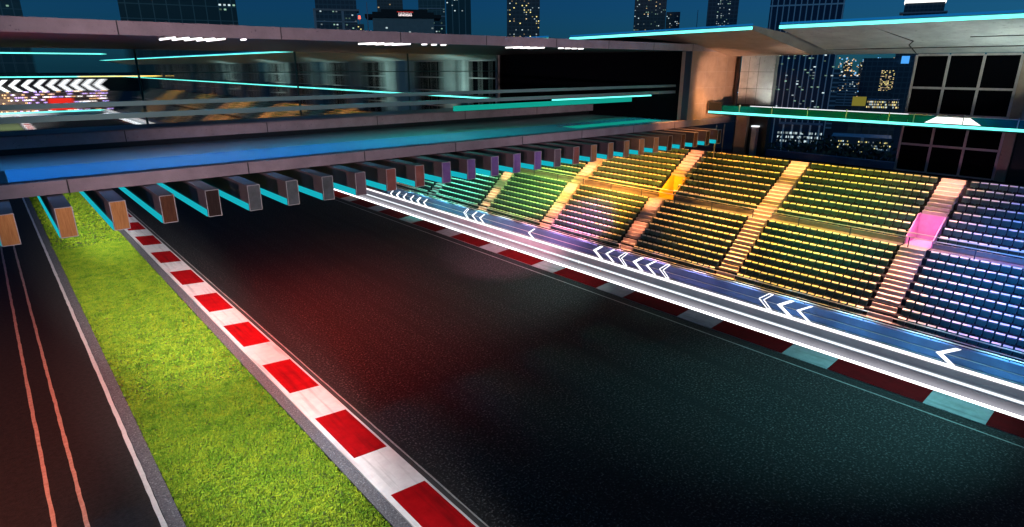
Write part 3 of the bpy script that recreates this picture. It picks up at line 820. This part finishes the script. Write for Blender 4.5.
tower('glass_skyscraper', 'huge ribbed skyscraper with pale fins filling the gap between canopies', 762, 834, -70, 190, fa_f, 60, (1,2,2), (40,112), 18, win=(.7,.35))
tower('crown_tower', 'distant tower with a blazing white crown behind the canopy roof', 893, 932, 3, 420, fa_c, 0, parts=[('crown',-.02,1.02,-8,3,lamp_mat('crown_white',(1,.95,.9),2.0)),('deck',-.1,1.1,12,13.5,M['barrier'])])
tower('office_block', 'pale banded office block just right of the ribbed skyscraper', 822, 841, 69, 260, fa_g, 10, (1,), (72,100), 6)
tower('office_block', 'wide dark block with a yellow lit core seen through the gap', 862, 912, 58, 300, fa_c, 60, (3,0), (70,90), 24, litu=(.42,.74), win=(.8,.4))
tower('office_block', 'pale low hall lit white and blue in the gap', 838, 861, 77, 420, fa_g, 14, (1,1,0), (78,92), 8)
tower('billboard_block', 'far block topped by a square blue screen', 896, 912, 64, 285, fa_c, 0, parts=[('screen',.25,.75,56,63.5,lamp_mat('screen_blue',(.08,.40,1),1.0))])
tower('market_hall', 'low building glowing yellow green in the gap above the ledge', 858, 872, 97, 170, fa_d, 0, parts=[('lit_front',0,1,97,106,lamp_mat('hall_glow',(.75,.65,.1),.25))])
tower('market_hall', 'row of shops with speckled warm lights beside the yellow hall', 873, 906, 100, 172, fa_d, 60, (0,3,1), (100,108), 30, storey=.6, win=(.7,.6))
tower('parking_deck', 'long low deck with rows of pale lights under the ledge', 842, 905, 138, 95, fa_g, 70, (1,3), (140,152), 40, storey=.42, win=(.7,.4))
tower('lobby_building', 'bright blue-white lit lobby at the foot of the ribbed skyscraper', 786, 832, 125, 120, fa_f, 55, (1,1), (129,142), 30, storey=.7, win=(.8,.5))
tower('far_block', 'far hazy block with an orange lit top in the gap', 843, 852, 62, 600, fa_d, 6, (0,3), (60,70), 4)
tower('far_block', 'farthest small block with a warm beacon top in the gap', 859, 867, 62, 640, fa_d, 5, (3,), (60,68), 4)
def mast(u, vtop, dist, label, red=False):
    dr, h = azim(u); p = dr*dist
    d_ = cam_ray(u, vtop); H_ = CAMZ+d_.z/math.hypot(d_.x,d_.y)*dist-GZ
    t_ = thing('radio_mast', (p.x,p.y,GZ), label, 'mast')
    m = MB(); m.tube((0,0,0),(0,0,H_),.4,.15,6); o = m.build('pole', M['barrier']); o.parent = t_
    if red:
        m = MB(); m.tube((0,0,H_),(0,0,H_+1.2),.5,.4,6); o = m.build('beacon', lamp_mat('beacon_red',(1,.1,.06),3)); o.parent = t_
mast(371, 2, 270, 'thin pale mast left of the lit-sign hall')
mast(363, 19, 262, 'short mast with a red beacon beside the framed tower', True)
mast(693, 10, 380, 'thin dark mast between the two lit apartment towers')
tower('kiosk_block', 'tiny block with one bright yellow window under the red beacon', 358, 367, 24, 258, fa_d, 3, (3,), (25,32), 3)
d = MB()
for _ in range(700):
    u = random.uniform(838,912) if random.random() < .75 else random.uniform(300,1000)
    dr, h = azim(u); k = random.uniform(450,900); p = dr*k
    z = CAMZ+random.uniform(-.045,.012)*k
    if u < 838: z = CAMZ+random.uniform(-.05,-.01)*k
    w_ = random.uniform(.15,.5)
    d.box(p.x-w_,p.x+w_,p.y-w_,p.y+w_,z-w_,z+w_,random.choice((0,0,1,2)))
tag(d.build('city_lights', [lamp_mat('street_glow',(1,.62,.28),1.2),lamp_mat('street_white',(.85,.95,1),1.0),lamp_mat('street_blue',(.2,.55,1),1.2)]), 'scattered street and window lights of the far city', 'lights', kind='stuff')
# trees behind the stand
def tree(u, vt, dist, label):
    dr, h = azim(u); p = dr*dist
    d_ = cam_ray(u, vt); H_ = CAMZ+d_.z/math.hypot(d_.x,d_.y)*dist-GZ
    t_ = thing('street_tree', (p.x,p.y,GZ), label, 'tree', 'dark trees behind the grandstand')
    m = MB(); m.tube((0,0,0),(.1,0,H_*.5),.16,.09,7)
    for a in range(4): m.tube((.08,0,H_*.4),(math.cos(a*1.7)*H_*.18,math.sin(a*1.7)*H_*.18,H_*.72),.06,.02,5)
    o = m.build('trunk', M['trunk']); o.parent = t_
    m = MB()
    cl = [(random.gauss(0,H_*.16),random.gauss(0,H_*.16),H_*(.55+.42*random.random()),H_*random.uniform(.06,.13)) for _ in range(24)]
    for _ in range(1500):
        cx,cy,cz,r = random.choice(cl)
        v = Vector((random.gauss(0,1),random.gauss(0,1),random.gauss(0,1))).normalized()*r*random.random()**.4
        a = Vector((random.gauss(0,1),random.gauss(0,1),random.gauss(0,1))).normalized()*.26
        b_ = a.orthogonal().normalized()*.17
        c = Vector((cx,cy,cz))+v
        m.quad(tuple(c-a),tuple(c+b_),tuple(c+a),tuple(c-b_))
    o = m.build('crown', M['leaf']); o.parent = t_
tree(779, 147, 62, 'dark tree at the left end of the gap beside the tower foot')
tree(797, 143, 64, 'dark tree just right of the leftmost tree in the gap')
tree(822, 151, 60, 'low dark tree in the middle of the gap')
tree(865, 145, 66, 'broad dark tree left of the pair before the window grid')
tree(878, 144, 64, 'tall dark tree close beside the window grid')
tree(892, 150, 60, 'small dark tree partly hidden by the window grid')

# ------------------------------------------------------------------ lights: mostly unseen spots without fixtures, added for the coloured pools
def spot(name, loc, tgt, col, irr, half, blend=.6, size=.3):
    l = bpy.data.lights.new(name, 'SPOT'); o = bpy.data.objects.new(name, l); COL.objects.link(o)
    o.location = loc
    d_ = Vector(tgt)-Vector(loc)
    o.rotation_euler = d_.to_track_quat('-Z','Y').to_euler()
    l.energy = irr*4*math.pi*(d_.length*S)**2
    l.color = col; l.spot_size = R(2*half); l.spot_blend = blend; l.shadow_soft_size = size
    return o
def point(name, loc, col, watt, size=.1):
    l = bpy.data.lights.new(name, 'POINT'); o = bpy.data.objects.new(name, l); COL.objects.link(o)
    o.location = loc; l.energy = watt; l.color = col; l.shadow_soft_size = size; return o
W_ = (1.0,.95,.90)
spot('unseen_flood', (3.6,-7,8.6), (3.5,9,0), W_, 9, 14, 1)  # unseen lamp behind the camera, added to light turf and kerb
spot('unseen_flood', (3.6,-7,8.6), (4.3,19,0), W_, 9, 9, .9)
spot('unseen_flood', (3.6,-7,8.6), (4.4,32,0), W_, 10, 6.5, .9)
spot('unseen_flood', (3.6,-7,8.6), (4.4,50,0), W_, 9, 2.9, .9)
spot('unseen_flood', (8,104,16), (2,150,0), W_, 9, 14, .9)  # unseen, added for the far grass
spot('red_pool_fill', (7.6,19.0,6.2), (7.8,20.6,0), (1,.05,.02), 5.5, 76, 1)  # unseen spots added for the red glow on the asphalt
spot('red_pool_fill', (8.6,25.0,6.2), (8.8,26,0), (1,.05,.03), 4.0, 76, 1)
spot('red_pool_fill', (10.5,25,6.2), (11.5,25,0), (1,.07,.04), 2.2, 76, 1)
spot('pink_fill', (14,19,6.2), (21.0,25,.2), (1,.34,.46), 5.5, 24, 1)  # unseen, added for the pink tint on barrier and kerb
spot('red_fill', (-5,-4,8), (-2.2,19,0), (1,.28,.17), 9, 10, 1)  # unseen, added for the red cast on the service road
spot('teal_fill', (27,-2,11.2), (18.6,6,0), (.22,.85,.88), 4.4, 18, 1)  # unseen, added for the teal cast on the asphalt
spot('teal_fill', (22.5,16.8,6.2), (15.5,24,0), (.6,.9,.85), 1.6, 50, 1)
# coloured fills below the canopy, unseen, added for the light on the seats
def stand(y, col, irr, tx=28.3, tz=4.2, half=26, x=26.6, ty=None, z=11.2):
    spot('stand_fill', (x,y,z), (tx, y if ty is None else ty, tz), col, irr*1.7, half, .8)
BLUE=(.07,.13,1.0); PINK=(1,.32,.62); YEL=(1,.56,.035); AMB=(1,.40,.05); GRN=(.28,.90,.16); TEAL=(.08,.8,.65); VIO=(.65,.2,.9)
UP = [(-1,(.02,.06,.5)),(3,(.03,.07,.5)),(5.6,(.16,.10,.42)),(7.2,(.95,.55,.35)),(9,(1,.60,.04)),(12.5,(.95,.66,.05)),(15,(1,.48,.05)),(18.5,(1,.40,.04))]
LO = [(-1,(.02,.05,.45)),(2.5,(.06,.05,.45)),(4.5,(.26,.10,.40)),(6.2,(1,.45,.5)),(8,(1,.50,.12)),(10.5,(1,.58,.05)),(14,(1,.54,.06)),(17,(1,.42,.07)),(18.5,(1,.36,.2))]
def grad(tab, y):
    for (ya, ca), (yb, cb_) in zip(tab[:-1], tab[1:]):
        if ya <= y <= yb:
            f_ = (y-ya)/(yb-ya); return tuple(p_*(1-f_)+q_*f_ for p_, q_ in zip(ca, cb_))
    return tab[-1][1]
y = .2
while y < 18:
    stand(y, grad(UP, y), 2.1, 30.2, 5.2, 26, x=28.2, z=10.95)
    stand(y, grad(LO, y), 2.1, 26.3, 2.4, 24)
    y += 1.75
def low(y, col, irr, ty, tx, tz, half, x=22.6):
    spot('stand_low_fill', (x,y,6.2), (tx,ty,tz), col, irr, half, .9, .15)  # unseen spot added where the bridge roof blocks the fills above
low(17.2, AMB, 15, 22.0, 28.6, 4.2, 26)
low(19.4, AMB, 9, 23.0, 26.0, 1.8, 30)
low(22.0, VIO, 9, 23.0, 25.2, 1.0, 26)
low(24.0, GRN, 9, 28.6, 26.6, 2.6, 32)
low(17.4, (1,.5,.12), 7, 25.0, 28.0, 3.6, 20)
stand(36.0, TEAL, 9, 26, 2.2, 26)
for yy in (48,62,78,96,116,138): stand(yy, AMB, 9, 28, 4, 44)
spot('stand_front_fill', (15,1,13), (27.0,3.4,2.6), (.02,.26,1), 8, 14, 1)  # front fills added to bring colour to the dark seat bodies
spot('stand_front_fill', (15,9,13), (27.6,10.2,3.4), (.12,.8,.35), 2.2, 13, 1)
spot('stand_front_fill', (15,15,13), (27.2,16.4,3.2), (.8,.42,.10), 2.0, 12, 1)
# stairs: narrow unseen fills added to light each flight
for yc, c, ir in ((7.02,(1,.42,.34),13),(13.55,(1,.42,.17),14),(19.4,(1,.36,.18),13),(25.6,(1,.44,.22),13),(31.7,(1,.55,.28),10)):
    if yc < 18:
        for tx, tz in ((24.6,.9),(26.0,2.1),(27.4,3.2),(28.9,4.0),(30.4,5.1)):
            if yc < 8 and 27 < tx < 29: continue
            spot('stair_fill', (25.5,yc,11.3), (tx,yc,tz), c, ir*.95, 5.8, .7, .05)
    else:
        for tx, tz in ((24.7,.9),(25.6,1.8),(26.8,2.9),(28.4,3.8),(30.0,5.0)):
            if yc < 20 and 28 < tx < 29: continue
            spot('stair_fill', (23.4,yc-.6,6.22), (tx,yc,tz), c, ir*1.0, 7, .9, .05)
point('portal_lamp', (27.9,7.02,4.1), (1,.35,.75), 120)
point('portal_lamp', (27.9,19.15,4.1), (1,.6,.1), 120)
# concourse fills, unseen, added for the blue and pink light on the floor
CC = [(0,(.16,.68,.95)),(9,(.18,.60,.95)),(13,(.35,.50,.95)),(17,(.80,.42,.85)),(22,(.95,.42,.75)),(26,(.8,.5,.68)),(30,(.3,.8,.78)),(44,(.3,.85,.88))]
y = 0.6
while y < 42:
    for (ya, ca), (yb, cb_) in zip(CC[:-1], CC[1:]):
        if ya <= y < yb:
            f_ = (y-ya)/(yb-ya); c = tuple(p_*(1-f_)+q_*f_ for p_, q_ in zip(ca, cb_))
    spot('concourse_fill', (24.15,y,6.15), (22.95,y,.3), c, 34, 12, .9)
    y += 2.3
for yy in (42,54,68,84,104): spot('wall_fill', (28.2,yy,8.0), (31.7,yy+1,9.3), (.55,.95,.88), 3.0, 58, .8)  # added to brighten the back wall seen through the glass
# column, wall and canopy up-lights
spot('column_light', (27.2,13.6,7.6), (30.4,18.4,9.2), (1,.58,.38), 5.5, 24, .9)
spot('wall_light', (30.2,15.6,7.85), (31.6,16.2,9.2), (.95,1,.9), 5, 34, .9)
spot('canopy_light', (28.2,4.5,7.9), (28.8,7,11), (.75,1,.88), 4.4, 60, .8)
spot('canopy_light', (29.5,14.0,8.4), (30,14.2,11), (1,.88,.78), 1.5, 34, 1)
# gallery fills, unseen, added for the blue and teal light on the deck
for xx, c, w_ in ((-1,(.05,.40,1),4.5),(2.2,(.03,.38,1),4.5),(4.4,(.8,.9,1),1.6),(6.2,(.03,.42,1),5),(9.5,(.04,.6,.95),4.0),(12.5,(.04,.9,.85),3.4),(15.5,(.04,1,.75),2.6),(19,(.03,1,.75),1.2),(25.5,(.03,1,.75),2.2)):
    spot('gallery_fill', (xx,20.0,10.6), (xx,20.4,7.3), c, w_, 58, .8, .15)
spot('soffit_fill', (-1,21,7.6), (2,20.5,10.76), (1,.06,.05), 2.0, 55, 1)  # added for the red tint on the soffit
spot('fascia_fill', (-12,0,8.6), (8,18.4,9), (1,.74,.80), 2.1, 17, .7)  # unseen fills added to lift the dark fascias
spot('fascia_fill', (-2,2,8.6), (20,18.4,9), (.95,.70,.85), 1.1, 10, .8)

# sky and dusk light
w = bpy.data.worlds.new('World'); sc.world = w; w.use_nodes = True
nt = w.node_tree; bg = nt.nodes['Background']
sky = nt.nodes.new('ShaderNodeTexSky'); sky.sky_type = 'NISHITA'; sky.sun_disc = False
sky.sun_elevation = R(22); sky.sun_rotation = R(110); sky.altitude = 50; sky.air_density = 1.2; sky.dust_density = .5; sky.ozone_density = 3.0
tint = nt.nodes.new('ShaderNodeMix'); tint.data_type = 'RGBA'; tint.blend_type = 'MULTIPLY'; tint.inputs['Factor'].default_value = 1
nt.links.new(sky.outputs[0], tint.inputs['A']); tint.inputs['B'].default_value = (.020,.170,.45,1)
nt.links.new(tint.outputs['Result'], bg.inputs['Color']); bg.inputs['Strength'].default_value = .06
sl = bpy.data.lights.new('Sun', 'SUN'); so_ = bpy.data.objects.new('Sun', sl); COL.objects.link(so_)
sl.energy = .22; sl.angle = R(8); sl.color = (.45,.85,1); so_.rotation_euler = (R(62),0,R(-20))

# ------------------------------------------------------------------ camera
cd = bpy.data.cameras.new('Camera'); cam = bpy.data.objects.new('Camera', cd); COL.objects.link(cam)
cam.location = (0,0,CAMZ)
cam.rotation_euler = (R(90)-PIT, 0, -YAW)
cd.sensor_fit = 'HORIZONTAL'; cd.sensor_width = 36; cd.lens = 36*F/1024.0
cd.clip_start = .1; cd.clip_end = 8000
sc.camera = cam

# ------------------------------------------------------------------ layout units to metres
done = set()
for o in sc.objects:
    o.location = o.location*S
    if o.type == 'MESH' and o.data.name not in done:
        done.add(o.data.name); o.data.transform(Matrix.Scale(S, 4))
vs = sc.view_settings; vs.view_transform = 'Standard'; vs.look = 'None'; vs.exposure = 0; vs.gamma = 1; vs.use_curve_mapping = False
sc.render.engine = 'CYCLES'; sc.cycles.use_denoising = True
sc.cycles.max_bounces = 5
sc.cycles.sample_clamp_indirect = 6
